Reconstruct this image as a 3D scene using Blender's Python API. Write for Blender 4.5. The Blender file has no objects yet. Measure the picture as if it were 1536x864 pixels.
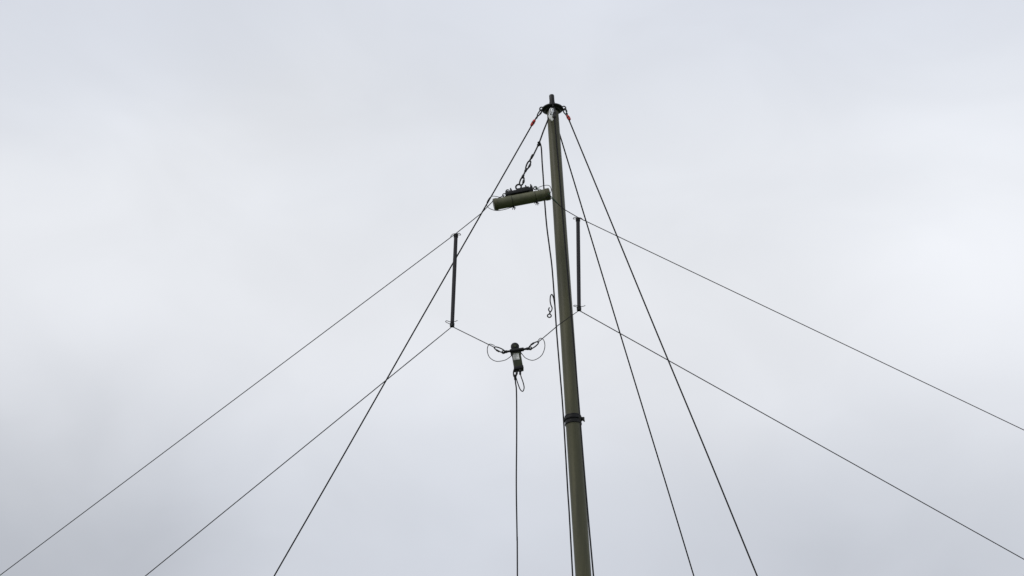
import bpy, bmesh, math, random
from mathutils import Vector, Matrix
random.seed(4)
V = Vector
scene = bpy.context.scene
COL = scene.collection
scene.view_settings.view_transform = 'Standard'
scene.view_settings.look = 'None'
scene.view_settings.exposure = 0

# ------------------------------------------------------------------ materials
def mat(name, base, base2=None, rough=0.5, metal=0.0, scale=40.0, bump=0.2, stretch=(1, 1, 1), spec=0.5):
    m = bpy.data.materials.new(name); m.use_nodes = True
    nt = m.node_tree; b = nt.nodes["Principled BSDF"]
    tc = nt.nodes.new("ShaderNodeTexCoord"); mp = nt.nodes.new("ShaderNodeMapping")
    mp.inputs["Scale"].default_value = stretch
    nt.links.new(tc.outputs["Object"], mp.inputs["Vector"])
    n = nt.nodes.new("ShaderNodeTexNoise"); n.inputs["Scale"].default_value = scale
    n.inputs["Detail"].default_value = 5
    nt.links.new(mp.outputs[0], n.inputs["Vector"])
    r = nt.nodes.new("ShaderNodeValToRGB")
    base2 = base2 or tuple(c * 0.6 for c in base)
    r.color_ramp.elements[0].position = 0.35; r.color_ramp.elements[0].color = (*base2, 1)
    r.color_ramp.elements[1].position = 0.65; r.color_ramp.elements[1].color = (*base, 1)
    nt.links.new(n.outputs["Fac"], r.inputs[0]); nt.links.new(r.outputs[0], b.inputs["Base Color"])
    mr = nt.nodes.new("ShaderNodeMapRange"); mr.inputs[3].default_value = max(rough - .1, 0.05); mr.inputs[4].default_value = min(rough + .12, 1)
    nt.links.new(n.outputs["Fac"], mr.inputs[0]); nt.links.new(mr.outputs[0], b.inputs["Roughness"])
    b.inputs["Metallic"].default_value = metal
    b.inputs["Specular IOR Level"].default_value = spec
    bp = nt.nodes.new("ShaderNodeBump"); bp.inputs["Strength"].default_value = bump; bp.inputs["Distance"].default_value = 0.001
    nt.links.new(n.outputs["Fac"], bp.inputs["Height"]); nt.links.new(bp.outputs[0], b.inputs["Normal"])
    return m

OLIVE = mat("olive_paint", (0.090, 0.086, 0.044), (0.058, 0.056, 0.030), 0.48, 0, 6, .1, (4, 4, 0.35), spec=.35)
OLIVE2 = mat("olive_housing_paint", (0.108, 0.110, 0.060), (0.080, 0.082, 0.047), 0.5, 0, 25, .12, spec=.35)
OLIVE3 = mat("dark_olive_housing_paint", (0.045, 0.054, 0.022), (0.026, 0.032, 0.015), 0.5, 0, 25, .12, spec=.3)
BLACK = mat("black_plastic", (0.011, 0.011, 0.012), None, 0.5, 0, 60, .15, spec=.28)
GREYB = mat("dark_grey_composite", (0.036, 0.034, 0.039), (0.032, 0.030, 0.035), 0.65, 0, 20, 0.0, (1, 1, .3), spec=.2)
ROPE = mat("dark_braided_rope", (0.016, 0.015, 0.015), (0.007, 0.007, 0.008), 0.85, 0, 260, .6, spec=.2)
WIRE = mat("dark_antenna_wire", (0.022, 0.019, 0.020), (0.012, 0.011, 0.012), 0.7, 0, 200, .4, spec=.3)
STEEL = mat("dark_weathered_steel", (0.07, 0.07, 0.078), (0.025, 0.025, 0.03), 0.4, .7, 90, .2)
BRIGHT = mat("bright_galvanised_steel", (0.85, 0.86, 0.87), (0.65, 0.66, 0.68), 0.35, .4, 90, .2)
RED = mat("red_webbing", (0.55, 0.028, 0.02), (0.36, 0.015, 0.015), 0.7, 0, 120, .4)
WHITE = mat("white_label_vinyl", (0.76, 0.76, 0.74), (0.68, 0.68, 0.66), 0.5, 0, 80, .05)
GREEN = mat("green_cord", (0.03, 0.10, 0.05), (0.02, 0.06, 0.03), 0.8, 0, 150, .4)
GRASS = mat("meadow_grass", (0.07, 0.10, 0.035), (0.045, 0.07, 0.025), 0.95, 0, 1.3, 1.0)

# ------------------------------------------------------------------ geometry
def smooth_path(pts, sub=8, closed=False):
    pts = [V(p) for p in pts]
    if len(pts) < 3: return pts
    out = []; n = len(pts)
    rng = range(n if closed else n - 1)
    for i in rng:
        if closed: a, b, c, d = pts[(i - 1) % n], pts[i], pts[(i + 1) % n], pts[(i + 2) % n]
        else: a, b, c, d = pts[max(i - 1, 0)], pts[i], pts[i + 1], pts[min(i + 2, n - 1)]
        for k in range(sub):
            t = k / sub
            out.append(0.5 * ((2 * b) + (c - a) * t + (2 * a - 5 * b + 4 * c - d) * t * t + (3 * b - a - 3 * c + d) * t ** 3))
    if not closed: out.append(pts[-1])
    return out

def tube(pts, r, n=8, closed=False):
    pts = [V(p) for p in pts]; N = len(pts)
    verts = []; faces = []
    def tan(i):
        if closed: return (pts[(i + 1) % N] - pts[(i - 1) % N]).normalized()
        return (pts[min(i + 1, N - 1)] - pts[max(i - 1, 0)]).normalized()
    t = tan(0)
    ref = V((0, 1, 0)) if abs(t.y) < .9 else V((1, 0, 0))
    u = t.cross(ref).normalized()
    for i in range(N):
        t = tan(i); u = (u - t * u.dot(t)).normalized(); w = t.cross(u)
        rr = r[i] if isinstance(r, (list, tuple)) else r
        for k in range(n):
            a = 2 * math.pi * k / n
            verts.append(pts[i] + (u * math.cos(a) + w * math.sin(a)) * rr)
    for i in range(N if closed else N - 1):
        j = (i + 1) % N
        for k in range(n):
            faces.append((i * n + k, i * n + (k + 1) % n, j * n + (k + 1) % n, j * n + k))
    if not closed:
        faces.append(tuple(range(n))[::-1]); faces.append(tuple((N - 1) * n + k for k in range(n)))
    return verts, faces

def lathe(p0, d, prof, n=36):
    """profile = [(distance along d, radius)...] turned about the axis p0 + d"""
    p0 = V(p0); d = V(d).normalized()
    pts = [p0 + d * a for a, _ in prof]
    ref = V((0, 1, 0)) if abs(d.y) < .9 else V((1, 0, 0))
    u = d.cross(ref).normalized(); w = d.cross(u)
    verts = []; faces = []
    for (a, r), c in zip(prof, pts):
        for k in range(n):
            t = 2 * math.pi * k / n
            verts.append(c + (u * math.cos(t) + w * math.sin(t)) * max(r, 1e-4))
    for i in range(len(prof) - 1):
        for k in range(n):
            faces.append((i * n + k, i * n + (k + 1) % n, (i + 1) * n + (k + 1) % n, (i + 1) * n + k))
    faces.append(tuple(range(n))[::-1]); faces.append(tuple((len(prof) - 1) * n + k for k in range(n)))
    return verts, faces

def box(c, xdir, size, bev=0.003, up=(0, 0, 1)):
    x = V(xdir).normalized(); up = V(up); y = up.cross(x).normalized(); z = x.cross(y)
    M = Matrix((x, y, z)).transposed().to_4x4(); M.translation = V(c)
    bm = bmesh.new(); bmesh.ops.create_cube(bm, size=1)
    bmesh.ops.scale(bm, vec=size, verts=bm.verts)
    if bev: bmesh.ops.bevel(bm, geom=list(bm.edges), offset=bev, segments=2, profile=.6, affect='EDGES')
    bm.transform(M)
    vs = [v.co.copy() for v in bm.verts]; fs = [tuple(v.index for v in f.verts) for f in bm.faces]
    bm.free(); return vs, fs

def ring(c, nrm, R, r, n=24):
    nrm = V(nrm).normalized(); ref = V((0, 0, 1)) if abs(nrm.z) < .9 else V((1, 0, 0))
    u = nrm.cross(ref).normalized(); w = nrm.cross(u)
    return tube([V(c) + (u * math.cos(2 * math.pi * k / n) + w * math.sin(2 * math.pi * k / n)) * R for k in range(n)], r, 8, True)

def carabiner(p0, p1, width, r, twist=0.0, pear=1.0):
    """closed snap link running p0 -> p1, loop lying near the vertical plane, turned by twist"""
    p0 = V(p0); p1 = V(p1); d = (p1 - p0); L = d.length; d.normalize()
    s = d.cross(V((0, 1, 0))).normalized()
    s = Matrix.Rotation(twist, 3, d) @ s
    pts = []; h = width / 2; n = 28
    for k in range(n):
        a = 2 * math.pi * k / n
        y = -math.cos(a); x = math.sin(a)
        x = math.copysign(abs(x) ** .75, x); 
        hw = h * (1 + (pear - 1) * (y + 1) / 2)
        pts.append(p0 + d * (L * (y + 1) / 2) + s * hw * x)
    vs, fs = tube(pts, r, 8, True)
    # gate sleeve
    g0 = p0 + d * (L * .38) + s * h * .98; g1 = p0 + d * (L * .68) + s * h * (1 + (pear - 1) * .5) * .98
    return join((vs, fs), tube([g0, g1], r * 1.5, 10))

def join(*parts):
    vs = []; fs = []
    for v, f in parts:
        o = len(vs); vs += list(v); fs += [tuple(i + o for i in q) for q in f]
    return vs, fs

def make(name, geo, material, origin=(0, 0, 0), parent=None, smooth=True):
    vs, fs = geo; o = V(origin)
    me = bpy.data.meshes.new(name); me.from_pydata([tuple(V(v) - o) for v in vs], [], fs); me.update()
    bm = bmesh.new(); bm.from_mesh(me); bmesh.ops.recalc_face_normals(bm, faces=bm.faces); bm.to_mesh(me); bm.free()
    if smooth:
        me.polygons.foreach_set("use_smooth", [True] * len(me.polygons))
        me.set_sharp_from_angle(angle=math.radians(38))
    me.materials.append(material)
    ob = bpy.data.objects.new(name, me); COL.objects.link(ob)
    if parent: ob.parent = parent
    else: ob.location = o
    return ob

def thing(name, origin, label, category, group=None):
    e = bpy.data.objects.new(name, None); e.location = origin; e.empty_display_size = .1
    COL.objects.link(e); e["label"] = label; e["category"] = category
    if group: e["group"] = group
    return e

def tag(ob, label, category, group=None):
    ob["label"] = label; ob["category"] = category
    if group: ob["group"] = group
    return ob

def to_ground(a, b, h=0.05):
    a = V(a); b = V(b); t = (a.z - h) / (a.z - b.z)
    return a + (b - a) * t

def rope_line(a, b, r, n=60, wob=0.0, sag=0.0, seed=0):
    a = V(a); b = V(b); rnd = random.Random(seed); ph = rnd.random() * 6
    pts = []
    for i in range(n + 1):
        t = i / n; q = a.lerp(b, t)
        q.z -= sag * 4 * t * (1 - t)
        q.x += wob * math.sin(t * 31 + ph) * math.sin(t * math.pi)
        pts.append(q)
    return tube(pts, r, 8)

# ------------------------------------------------------------------ ground
def ground():
    bm = bmesh.new()
    rings = [0, 6, 14, 25, 45, 80, 150, 300, 700, 1500, 3000]; n = 64; prev = None
    c = bm.verts.new((0, 0, 0))
    for R in rings[1:]:
        cur = [bm.verts.new((R * math.cos(2 * math.pi * k / n), 15 + R * math.sin(2 * math.pi * k / n), 0)) for k in range(n)]
        for k in range(n):
            if prev is None: bm.faces.new((c, cur[k], cur[(k + 1) % n]))
            else: bm.faces.new((prev[k], cur[k], cur[(k + 1) % n], prev[(k + 1) % n]))
        prev = cur
    c.co.y = 15
    me = bpy.data.meshes.new("ground"); bm.to_mesh(me); bm.free(); me.materials.append(GRASS)
    ob = bpy.data.objects.new("ground", me); COL.objects.link(ob); ob["kind"] = "structure"
    return ob
ground()

# ------------------------------------------------------------------ mast
BASE = V((0.895, 16.3, 0)); TOP = V((0.316, 16.3, 12.0))
AX = (TOP - BASE).normalized(); LEN = (TOP - BASE).length
def on_axis(z): return BASE + (TOP - BASE) * (z / 12.0)
mast = thing("antenna_mast", BASE, "tall slim olive green telescopic mast with black head plate", "mast")
s = 1.00115
zc = 9.150
make("lower_tube", lathe(BASE, AX, [(0.02, .0605), (0.3, .0610), (3.0, .0605), (6.0, .0590), ((zc - .03) * s, .0570)], 48), OLIVE, BASE, mast)
make("upper_tube", lathe(on_axis(zc - .02), AX, [(0, .0550), (0.9, .0525), (1.8, .0490), ((11.80 - zc) * s, .0462), ((11.865 - zc) * s, .0456)], 48), OLIVE, BASE, mast)
collar = make("collar", lathe(on_axis(zc - .034), AX, [(0, .059), (0.002, .0630), (.012, .0635), (.014, .0605), (.034, .0605), (.036, .068), (.046, .0695), (.056, .068), (.058, .061), (.064, .061), (.066, .0630), (.072, .0620), (.074, .056)], 48), BLACK, BASE, mast)
cc = on_axis(zc)
lev = join(box(cc + V((.068, -.015, 0.010)), (1, -.15, 0), (.018, .026, .024), .006),
           lathe(cc + V((.077, -.03, -.014)), (0, 0.05, 1), [(0, .005), (.004, .0070), (.028, .0070), (.032, .005)], 16),
           box(cc + V((.080, -.012, .002)), (0.25, .1, -1), (.028, .010, .008), .003))
cl = make("clamp_lever", lev, BLACK, BASE, mast)
pl = on_axis(11.878)
make("head_plate", lathe(pl - AX * .026, AX, [(0, .050), (.003, .060), (.010, .064), (.016, .080), (.020, .085), (.028, .085), (.032, .080), (.040, .050), (.056, .030), (.060, .022)], 48), BLACK, BASE, mast)
make("mast_tip", lathe(on_axis(11.89), AX, [(0, .0225), (.05, .0225), (.052, .0205), (.112, .0205), (.118, .0175)], 24), BLACK, BASE, mast)
make("base_plate", lathe(BASE, AX, [(0, .2), (.02, .2), (.022, .09), (.12, .08)], 32), STEEL, BASE, mast)
eyes = {"L": pl + V((-.086, 0, 0.000)), "R": pl + V((.090, 0, .008)), "F": pl + V((-.004, -.070, -.022)), "B": pl + V((.02, .09, 0))}
for k, q in eyes.items():
    nrm = (0, 1, 0.25) if k in "LR" else (1, 0.5, 0)
    make("eyelet", ring(q, nrm, .0155, .0052), BLACK, BASE, mast)
make("rivet", join(*[lathe(on_axis(z) + V((.012, -.050, 0)), (0, -1, 0), [(0, .005), (.003, .004)], 12) for z in (11.32, )]), STEEL, BASE, mast)

# ------------------------------------------------------------------ guy ropes
GG = "guy ropes of the mast"
def guy(p_eye, p_link, p_red0, p_red1, p_exit, label, r=.0056, sleeve=RED, seed=1, link_w=.026):
    p_eye, p_link, p_red0, p_red1, p_exit = map(V, (p_eye, p_link, p_red0, p_red1, p_exit))
    end = to_ground(p_red1, p_exit)
    g = thing("guy_rope", end, label, "rope", GG)
    make("rope", rope_line(p_red0, end, r, 80, .002, 0, seed), ROPE, end, g)
    make("snap_hook", carabiner(p_eye, p_link, link_w, .0050, .5, .8), BLACK, end, g)
    make("thimble", join(carabiner(p_link - (p_link - p_eye).normalized() * .004, p_red0, .018, .0045, 1.0, .7)), ROPE, end, g)
    if sleeve:
        make("sleeve", tube([p_red0, p_red0.lerp(p_red1, .15), p_red0.lerp(p_red1, .85), p_red1], [.0085, .0125, .0125, .0085], 12), sleeve, end, g)
        make("binding", tube([p_red0.lerp(p_red1, .42), p_red0.lerp(p_red1, .56)], .0138, 12), BLACK, end, g)
    d = (end - p_red1).normalized()
    make("ground_peg", lathe(end + V((0, 0, .12)) , (d.x * .3, d.y * .3, -1), [(0, .02), (.01, .02), (.012, .012), (.3, .01), (.45, .002)], 12), STEEL, end, g)
    return g

guy(eyes["L"] + V((0, 0, -.006)), (.203, 16.3, 11.812), (.181, 16.3, 11.775), (.152, 16.3, 11.722), (-1.782, 17, 8.196), "dark guy rope with red sleeve and snap hook", seed=1)
guy(eyes["R"] + V((0, 0, -.006)), (.430, 16.29, 11.825), (.438, 16.285, 11.806), (.457, 16.27, 11.758), (1.658, 15.3, 7.537), "dark guy rope with red sleeve beside the mast head", seed=2)
guy(eyes["B"] + V((0, 0, -.006)), (.355, 16.42, 11.83), (.362, 16.44, 11.80), (.385, 16.52, 11.745), (1.478, 18.5, 8.779), "dark guy rope running behind the mast", seed=3, sleeve=None)
guy(eyes["F"] + V((.012, 0, -.006)), (.334, 16.19, 11.74), (.335, 16.185, 11.71), (.337, 16.17, 11.66), (.534, 14.9, 7.382), "dark guy rope running down in front of mast", seed=4, sleeve=None, link_w=.018)

# bright shackle hanging at the head
F = eyes["F"] + V((-.004, -.004, -.040))
sh = thing("shackle", F, "bright steel shackle with white tag on mast head", "shackle")
make("bow", join(carabiner(F + V((-.004, -.012, .012)), F + V((-.008, -.012, -.070)), .028, .0048, .35, .9)), BRIGHT, F, sh)
make("swivel", carabiner(F + V((.010, -.02, .006)), F + V((-.003, -.02, -.045)), .020, .0042, -.6, .8), BRIGHT, F, sh)
make("pin", lathe(F + V((-.026, -.014, -.058)), (1, 0, .2), [(0, .007), (.008, .007), (.010, .004), (.036, .004), (.038, .007), (.042, .007)], 12), BRIGHT, F, sh)
make("tag", join(box(F + V((-.010, -.02, -.075)), (1, 0, .3), (.028, .004, .032), .0015), box(F + V((.002, -.022, -.096)), (1, 0, -.5), (.020, .004, .022), .0015)), WHITE, F, sh)

# ------------------------------------------------------------------ halyard and down rope
hal = thing("halyard", (.290, 16.25, 11.79), "dark halyard rope holding the antenna below mast head", "rope")
ho = V(hal.location)
K = V((.211, 16.1, 11.440))
make("rope", tube(smooth_path([(.300, 16.24, 11.84), (.288, 16.24, 11.755), (.246, 16.17, 11.59), K, (.170, 16.03, 11.298), (.150, 16.0, 11.238)], 6), .0062, 8), ROPE, ho, hal)
make("knot", join(ring(K, (.5, .4, 1), .008, .006), ring(K + V((.004, 0, -.012)), (.3, .4, 1), .008, .0055), ring(K + V((-.006, 0, -.02)), (.6, .2, 1), .007, .0055)), ROPE, ho, hal)

dr = [(K.x + .005, 16.1, K.z), (.228, 16.1, 11.395), (.234, 16.1, 11.26), (.241, 16.1, 11.135), (.252, 16.1, 10.90), (.266, 16.1, 10.692), (.285, 16.11, 10.52), (.303, 16.12, 10.354), (.320, 16.13, 10.08), (.335, 16.14, 9.797), (.356, 16.15, 9.48), (.377, 16.16, 9.147), (.404, 16.18, 8.55), (.433, 16.2, 7.886), (.58, 16.2, 4), (.75, 16.2, .1)]
drope = tag(make("down_rope", tube(smooth_path(dr, 8), .0056, 8), ROPE, dr[-1]), "thin dark rope hanging loosely along the mast", "rope")

hk = thing("spare_hook", (.321, 16.12, 10.10), "small snap hook dangling on short cord", "hook")
hko = V(hk.location)
make("cord", tube(smooth_path([(.322, 16.12, 10.02), (.314, 16.11, 10.075), (.302, 16.1, 10.104), (.290, 16.1, 10.092), (.287, 16.1, 10.05), (.293, 16.1, 10.015), (.301, 16.1, 9.990), (.296, 16.1, 9.968), (.286, 16.1, 9.958), (.275, 16.1, 9.975), (.281, 16.1, 9.995)], 6), .0046, 8), ROPE, hko, hk)
make("snap_hook", join(tube(smooth_path([(.287, 16.1, 9.962), (.284, 16.1, 9.950), (.282, 16.1, 9.940)], 4), .006, 8), ring((.280, 16.1, 9.925), (0, 1, 0), .014, .0050)), BLACK, hko, hk)

# ------------------------------------------------------------------ suspension link above the housing
sl = thing("suspension_link", (.135, 16.0, 11.22), "dark swivel hook and ring carrying the load housing", "hook")
so = V(sl.location)
make("swivel", join(lathe((.164, 16.0, 11.275), (-.030, 0, -.06), [(0, .006), (.004, .010), (.03, .010), (.034, .007), (.07, .007)], 16)), BLACK, so, sl)
make("snap_hook", carabiner((.138, 16, 11.216), (.110, 16, 11.140), .032, .0062, .4, .75), BLACK, so, sl)
make("shackle", lathe((.113, 16, 11.150), (-.032, 0, -.078), [(0, .006), (.004, .010), (.030, .010), (.034, .0065), (.062, .0065), (.066, .010), (.090, .010), (.094, .007)], 14), BLACK, so, sl)
make("chain_link", carabiner((.084, 16, 11.070), (.067, 16, 11.000), .028, .0064, .3, 1.2), BLACK, so, sl)

# ------------------------------------------------------------------ load housing (cylinder)
C0 = V((-.137, 16.0, 10.828)); C1 = V((.286, 16.0, 10.922)); CD = (C1 - C0).normalized(); CL = (C1 - C0).length
CN = CD.cross(V((0, 1, 0))).normalized()
if CN.z < 0: CN = -CN
lh = thing("load_housing", (C0 + C1) / 2, "olive green cylindrical antenna load hanging beneath black bracket", "antenna part")
lo = V(lh.location)
make("housing_tube", lathe(C0, CD, [(.004, .0440), (CL - .004, .0440)], 48), OLIVE2, lo, lh)
make("end_cap", lathe(C0 - CD * .004, CD, [(0, .040), (.003, .0470), (.030, .0475), (.032, .0445)], 48), OLIVE, lo, lh)
make("end_cap", lathe(C1 + CD * .004, -CD, [(0, .040), (.003, .0470), (.034, .0475), (.036, .0445)], 48), OLIVE, lo, lh)
bc = (C0 + CD * (CL * .49)) + CN * .066
br = join(box(bc, CD, (.215, .050, .028), .004, (0, 0, 1)), box(bc + CN * .018 + CD * .03, CD, (.10, .036, .018), .003),
          box(bc - CD * .085 - CN * .018, CD, (.026, .04, .022), .004), box(bc + CD * .085 - CN * .018, CD, (.026, .04, .022), .004),
          box(bc - CD * .095 + CN * .014, CD, (.022, .04, .018), .003), box(bc + CD * .098 + CN * .016, CD, (.018, .04, .022), .003))
make("bracket", br, BLACK, lo, lh)
for a in (-.060, .058, .098):
    make("bolt", lathe(bc + CD * a + CN * .016 + V((0, -.012, 0)), CN, [(0, .008), (.014, .008), (.016, .005), (.026, .005)], 8), BLACK, lo, lh)
make("lifting_ring", ring(bc + CN * .046 + CD * .004, (0.2, 1, .1), .021, .0066), BLACK, lo, lh)
for a, h in ((-.118, -.002), (-.086, .026), (.128, .008)):
    make("eyelet", ring(bc + CD * a + CN * h, (0.1, 1, .3), .0130, .0042), BLACK, lo, lh)
def tassel(p):
    p = V(p); g = [tube([p + V((0, 0, .012)), p - V((0, 0, .006))], .007, 8)]
    for dx, dz in ((-.020, -.010), (.018, -.014), (-.006, -.024), (.010, -.026)):
        g.append(tube(smooth_path([p, p + V((dx * .5, -.004, dz * .3)), p + V((dx, 0, dz))], 4), .003, 6))
    return join(*g)
for a in (.140, .322):
    make("cord_knot", tassel(C0 + CD * a - CN * .051), ROPE, lo, lh)
    make("cord_tie", ring(C0 + CD * a, CD, .0447, .0014, 40), ROPE, lo, lh)
make("jumper_wire", tube(smooth_path([C0 + V((.075, -.02, .045)), (-.150, 15.97, 10.885), (-.187, 15.97, 10.842), (-.190, 15.97, 10.80), (-.165, 15.96, 10.768), (-.115, 15.955, 10.750), (-.055, 15.95, 10.757), (-.008, 15.95, 10.775)], 8), .0026, 6), WIRE, lo, lh)
make("jumper_wire", tube(smooth_path([(.200, 15.95, 10.950), (.245, 15.945, 10.965), (.285, 15.94, 10.960), (.300, 15.95, 10.925), (.275, 15.945, 10.875), (.215, 15.95, 10.845), (.185, 15.96, 10.835)], 8), .0026, 6), WIRE, lo, lh)

# ------------------------------------------------------------------ spreader bars
SG = "spreader bars between the antenna wires"
def spreader(t, b, label, r=.0142, flip=1):
    t = V(t); b = V(b); d = (b - t).normalized(); L = (b - t).length
    e = thing("spreader_bar", b, label, "spreader", SG)
    make("bar", lathe(t + d * .004, d, [(0, .010), (.003, r), (L * .5, r * 1.04), (L - .012, r), (L - .008, .010)], 20), GREYB, b, e)
    make("end_cap", lathe(t - d * .008, d, [(0, .008), (.004, .017), (.030, .0175), (.033, r)], 20), BLACK, b, e)
    make("end_cap", lathe(b + d * .008, -d, [(0, .008), (.004, .017), (.030, .0175), (.033, r)], 20), BLACK, b, e)
    make("tie_wire", join(tube(smooth_path([t + V((-.042 * flip, -.01, -.022)), t + V((-.02 * flip, -.02, -.004)), t + V((.012 * flip, -.02, -.012)), t + V((.036 * flip, -.01, -.008)), t + V((.026 * flip, 0, .012)), t + V((0, .0, .006))], 6), .0025, 6)), WIRE, b, e)
    q = [(-.006, -.01, .006), (-.030, -.02, .014), (-.048, -.02, .026), (-.040, -.02, .034), (-.012, -.018, .026), (.020, -.02, .028), (.040, -.018, .038)]
    if flip < 0: q = [(.004, -.01, .004), (-.020, -.02, .016), (-.040, -.02, .022), (-.030, -.02, .030), (.004, -.018, .022), (.030, -.02, .020), (.046, -.015, .030)]
    make("tie_wire", tube(smooth_path([b + V(a) for a in q], 6), .0026, 6), WIRE, b, e)
    return e
SLT, SLB, SRT, SRB = V((-.425, 16, 10.565)), V((-.441 - .004, 16, 9.787)), V((.502, 16, 10.705)), V((.500, 16, 9.922))
spreader(SLT, SLB, "dark grey spreader bar hanging clear of the mast")
spreader(SRT, SRB, "dark grey spreader bar hanging close to the mast", flip=-1)

# ------------------------------------------------------------------ antenna wires
AG = "antenna wires"
def awire(pts_in, sp, exit_, r, label):
    end = to_ground(sp, exit_, .3)
    pts = [V(p) for p in pts_in] + [V(sp)]
    n = 60
    for i in range(1, n + 1): pts.append(V(sp).lerp(end, i / n))
    return tag(make("antenna_wire", tube(pts, r, 8), WIRE, end), label, "wire", AG)
EL = bc - CD * .118 + CN * -.002; ER = bc + CD * .128 + CN * .008
awire([EL, (-.140, 15.98, 10.855), (-.234, 15.99, 10.746)], SLT + V((0, -.012, .004)), (-3.835, 17, 8.202), .0034, "thin dark wire from olive load over spreader top")
awire([ER, (.290, 15.97, 10.878), (.397, 15.99, 10.781)], SRT + V((0, -.012, .004)), (3.953, 17, 9.397), .0034, "thin dark wire crossing mast to far anchor")
awire([(-.125, 16, 9.607)], SLB + V((0, 0, -.004)), (-2.713, 16.8, 8.119), .0036, "thin dark wire from feed box under spreader bar")
awire([(.189, 16, 9.649), (.35, 15.99, 9.795)], SRB + V((0, 0, -.004)), (3.802, 16.8, 8.251), .0036, "thin dark wire from feed box passing the mast")
gc = tag(make("green_cord", join(
    tube(smooth_path([ER + V((-.01, -.01, .004)), (.262, 15.96, 10.915), (.300, 15.955, 10.872), (.350, 15.96, 10.815)], 6), .003, 6)), GREEN, ER), "short green cord tied along wire at the housing", "cord")

# ------------------------------------------------------------------ feed box (balun)
B0 = V((.022, 16.0, 9.612)); B1 = V((.050, 16.0, 9.430)); BD = (B1 - B0).normalized()
BX = BD.cross(V((0, 1, 0))).normalized()
if BX.x < 0: BX = -BX
fb = thing("feed_box", B0, "olive antenna feed box with black crossbar and label", "antenna part")
bo = B0
make("top_lug", join(lathe(B0 - BD * .002 + V((0, .012, 0)), (0, -1, 0), [(0, .026), (.003, .031), (.022, .031), (.025, .026)], 28), box(B0 + BD * .026, BX, (.058, .024, .040), .004)), BLACK, bo, fb)
make("lug_hole", lathe(B0 - BD * .004 + V((0, -.0135, 0)), (0, -1, 0), [(0, .010), (.003, .010)], 20), OLIVE3, bo, fb)
make("housing", join(box(B0 + BD * .115, BX, (.066, .055, .135), .010, -BD)), OLIVE3, bo, fb)
make("bottom_cap", join(box(B1 - BD * .004, BX, (.072, .060, .026), .006, -BD)), BLACK, bo, fb)
make("top_cap", join(box(B0 + BD * .044, BX, (.078, .060, .030), .006, -BD)), BLACK, bo, fb)
barc = (V((-.054, 15.975, 9.560)) + V((.126, 15.975, 9.588))) / 2
bard = V((.18, 0, .028)).normalized()
make("crossbar", join(lathe(barc - bard * .092, bard, [(0, .006), (.002, .011), (.020, .011), (.021, .008), (.040, .008), (.041, .0145), (.075, .0145), (.11, .0145), (.143, .0145), (.144, .008), (.163, .008), (.164, .011), (.182, .011), (.184, .006)], 16),), BLACK, bo, fb)
make("eyelet", ring(barc - bard * .100, (0, 1, .3), .0105, .0046), BLACK, bo, fb)
make("eyelet", ring(barc + bard * .100, (0, 1, .3), .0105, .0046), BLACK, bo, fb)
lc = B0 + BD * .095 + V((-.006, -.0295, 0))
lab = make("label_plate", box(lc, BX, (.044, .002, .050), 0, -BD), WHITE, bo, fb)
rows = []
for i in range(6):
    w = random.choice((.034, .038, .028, .020)); 
    rows.append(box(lc + V((0, -.0022, 0)) + BD * (-.020 + i * .008) + BX * (-(.040 - w) / 2), BX, (w, .001, .0010 if i else .0024), 0, -BD))
make("label_print", join(*rows), BLACK, bo, lab)
cbl0, cbl1 = barc - bard * .094, V((-.130, 16, 9.611))
cbr0, cbr1 = barc + bard * .094, V((.194, 16, 9.655))
tag(make("carabiner", carabiner(cbl0, cbl1, .034, .0048, .2, .8), BLACK, cbl0), "dark steel carabiner joining wire to feed box", "carabiner", "carabiners at the feed box")
tag(make("carabiner", carabiner(cbr0, cbr1, .036, .0048, -.2, .8), BLACK, cbr0), "dark steel carabiner joining wire to feed box", "carabiner", "carabiners at the feed box")
def jig(*q):
    """metres from the feed box top: (across, down)"""
    return [(.0247 + a, 15.97, 9.610 - b) for a, b in q]
make("jumper_wire", tube(smooth_path(jig((-.153, 0), (-.192, -.011), (-.207, .033), (-.192, .094), (-.143, .129), (-.079, .121), (-.039, .094), (-.018, .072)), 8), .0029, 6), WIRE, bo, fb)
make("jumper_wire", tube(smooth_path(jig((.038, .052), (.052, .074), (.079, .105), (.133, .121), (.192, .083), (.217, .017), (.212, -.039), (.187, -.061), (.163, -.033)), 8), .0029, 6), WIRE, bo, fb)
make("cable_socket", lathe(V((.060, 15.985, 9.418)), (0, 0, -1), [(0, .011), (.014, .011), (.016, .008), (.038, .008)], 16), BLACK, bo, fb)
make("strain_hook", join(carabiner((.024, 15.99, 9.428), (.022, 15.99, 9.362), .026, .0056, .3, .9), ring((.024, 15.99, 9.424), (0, 1, 0), .009, .004)), BLACK, bo, fb)
# ------------------------------------------------------------------ feed cable
cab = jig((.0345, .225), (.044, .262), (.056, .300), (.064, .345), (.054, .374), (.036, .360), (.018, .310), (.004, .242))
drop = [(.022, 15.985, 9.379), (.026, 15.985, 9.313), (.033, 16, 9.234), (.034, 16, 8.9), (.031, 16, 8.5), (.036, 16, 8.1), (.038, 16, 7.808), (.045, 16, 5), (.05, 16, .05)]
cab[-1] = (.023, 15.97, 9.372)
fc = thing("feed_cable", drop[-1], "black coaxial feed cable hanging from the feed box", "cable")
make("cable_loop", tube(smooth_path(cab, 8), .0040, 8), ROPE, drop[-1], fc)
make("cable", tube(smooth_path(drop, 10), .0050, 8), ROPE, drop[-1], fc)
make("cable_sleeve", lathe((.023, 15.985, 9.374), (.02, 0, -1), [(0, .006), (.003, .009), (.035, .009), (.04, .006)], 12), BLACK, drop[-1], fc)

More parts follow.
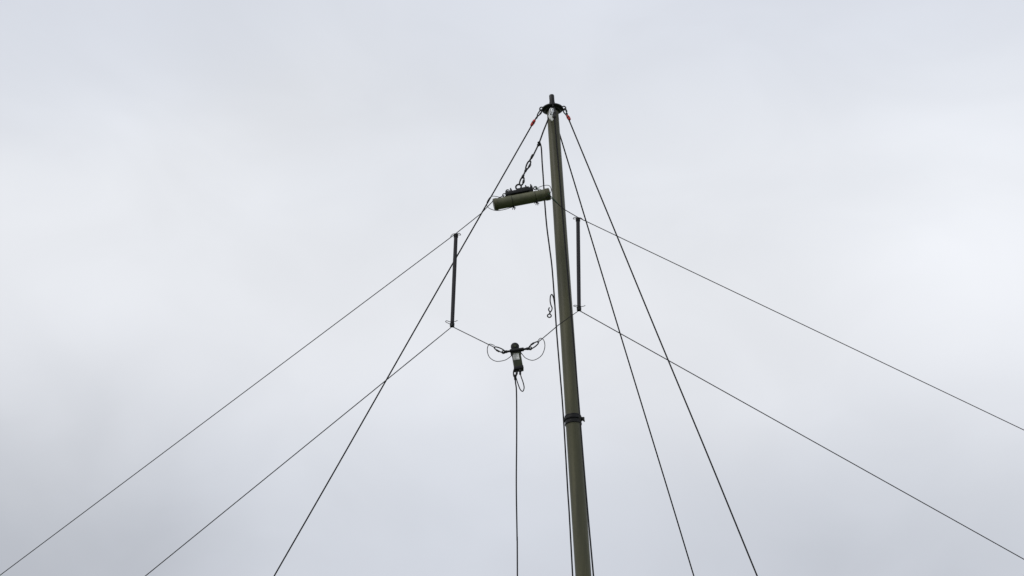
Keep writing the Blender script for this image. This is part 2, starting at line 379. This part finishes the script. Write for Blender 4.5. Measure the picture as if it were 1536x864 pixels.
# ------------------------------------------------------------------ overcast daylight
w = bpy.data.worlds.new("World"); scene.world = w; w.use_nodes = True
nt = w.node_tree; nt.nodes.clear()
N = nt.nodes.new; Lk = nt.links.new
out = N("ShaderNodeOutputWorld")
sky = N("ShaderNodeTexSky"); sky.sky_type = 'NISHITA'; sky.sun_disc = False
sky.sun_elevation = math.radians(45); sky.sun_rotation = math.radians(-125)
bgs = N("ShaderNodeBackground"); bgs.inputs[1].default_value = 0.1; Lk(sky.outputs[0], bgs.inputs[0])
tc = N("ShaderNodeTexCoord")
def noise(scale, detail, dist, mapping):
    mp = N("ShaderNodeMapping"); mp.inputs["Scale"].default_value = mapping[0]; mp.inputs["Location"].default_value = mapping[1]
    Lk(tc.outputs["Generated"], mp.inputs["Vector"])
    n = N("ShaderNodeTexNoise"); n.inputs["Scale"].default_value = scale; n.inputs["Detail"].default_value = detail; n.inputs["Roughness"].default_value = .45
    n.inputs["Distortion"].default_value = dist
    Lk(mp.outputs[0], n.inputs["Vector"]); return n.outputs["Fac"]
def math_(op, a, b, clamp=False):
    m = N("ShaderNodeMath"); m.operation = op; m.use_clamp = clamp
    for i, x in enumerate((a, b)):
        if isinstance(x, (int, float)): m.inputs[i].default_value = x
        else: Lk(x, m.inputs[i])
    return m.outputs[0]
n1 = noise(5.0, 4, .6, ((1, 1, 1.6), (2.3, .4, 1.1)))
n2 = noise(13.0, 5, .6, ((1, 1, 1.5), (.2, 3.4, .7)))
sep = N("ShaderNodeSeparateXYZ"); Lk(tc.outputs["Generated"], sep.inputs[0])
zz = math_('ADD', sep.outputs[2], math_('MULTIPLY', math_('SUBTRACT', n1, .5), .08))
mr = N("ShaderNodeMapRange"); mr.inputs[1].default_value = .33; mr.inputs[2].default_value = .60; Lk(zz, mr.inputs[0])
cr = N("ShaderNodeValToRGB"); Lk(mr.outputs[0], cr.inputs[0])
def lin(r, g, b):
    f = lambda c: ((c / 255 + .055) / 1.055) ** 2.4
    return (f(r), f(g), f(b), 1)
stops = [(0, (204, 208, 217)), (.2, (211, 215, 223)), (.40, (228, 230, 235)), (.60, (231, 233, 237)), (.80, (221, 225, 233)), (1, (216, 220, 230))]
e = cr.color_ramp.elements
e[0].position, e[0].color = stops[0][0], lin(*stops[0][1]); e[1].position, e[1].color = 1, lin(*stops[-1][1])
for p_, c_ in stops[1:-1]:
    q = e.new(p_); q.color = lin(*c_)
cr.color_ramp.interpolation = 'B_SPLINE'
def blob(d, rad, amt):
    vm = N("ShaderNodeVectorMath"); vm.operation = 'DISTANCE'; Lk(tc.outputs["Generated"], vm.inputs[0]); vm.inputs[1].default_value = d
    dd = math_('ADD', vm.outputs["Value"], math_('MULTIPLY', math_('SUBTRACT', n1, .5), .12))
    m = N("ShaderNodeMapRange"); m.interpolation_type = 'SMOOTHERSTEP'
    m.inputs[1].default_value = rad; m.inputs[2].default_value = 0; m.inputs[3].default_value = 0; m.inputs[4].default_value = amt
    Lk(dd, m.inputs[0]); return m.outputs[0]
tot = math_('ADD', 1.045, math_('MULTIPLY', math_('SUBTRACT', n2, .5), .17))
for d, rad, amt in (((-.215, .914, .345), .15, -.26), ((.200, .858, .475), .13, .12), ((-.19, .856, .475), .12, .05),
                    ((.11, .927, .355), .15, -.05), ((.2, .91, .355), .12, -.07), ((0.0, .90, .44), .12, .03), ((-.19, .80, .57), .16, -.05), ((-.08, .82, .55), .10, -.03)):
    tot = math_('ADD', tot, blob(d, rad, amt))
vs_ = N("ShaderNodeVectorMath"); vs_.operation = 'SCALE'; Lk(cr.outputs[0], vs_.inputs[0]); Lk(tot, vs_.inputs["Scale"])
bgc = N("ShaderNodeBackground"); bgc.inputs[1].default_value = 1.0; Lk(vs_.outputs[0], bgc.inputs[0])
mx = N("ShaderNodeMixShader"); mx.inputs[0].default_value = .95
Lk(bgs.outputs[0], mx.inputs[1]); Lk(bgc.outputs[0], mx.inputs[2]); Lk(mx.outputs[0], out.inputs[0])

sun = bpy.data.lights.new("sun", 'SUN'); sun.energy = 1.2; sun.angle = math.radians(20); sun.color = (1, .96, .90)
so_ = bpy.data.objects.new("sun", sun); COL.objects.link(so_)
az = math.radians(-125); el = math.radians(45)
sd = V((math.sin(az) * math.cos(el), math.cos(az) * math.cos(el), math.sin(el)))
so_.rotation_euler = (-sd).to_track_quat('-Z', 'Y').to_euler(); so_.location = (-8, 5, 20)

# ------------------------------------------------------------------ camera
cam = bpy.data.cameras.new("camera"); cam.sensor_width = 36; cam.lens = 36 * 3627 / 1536
cam.clip_start = .1; cam.clip_end = 6000
co = bpy.data.objects.new("camera", cam); co.location = (0, 0, 1.6); co.rotation_euler = (math.radians(90 + 28), 0, 0)
COL.objects.link(co); scene.camera = co
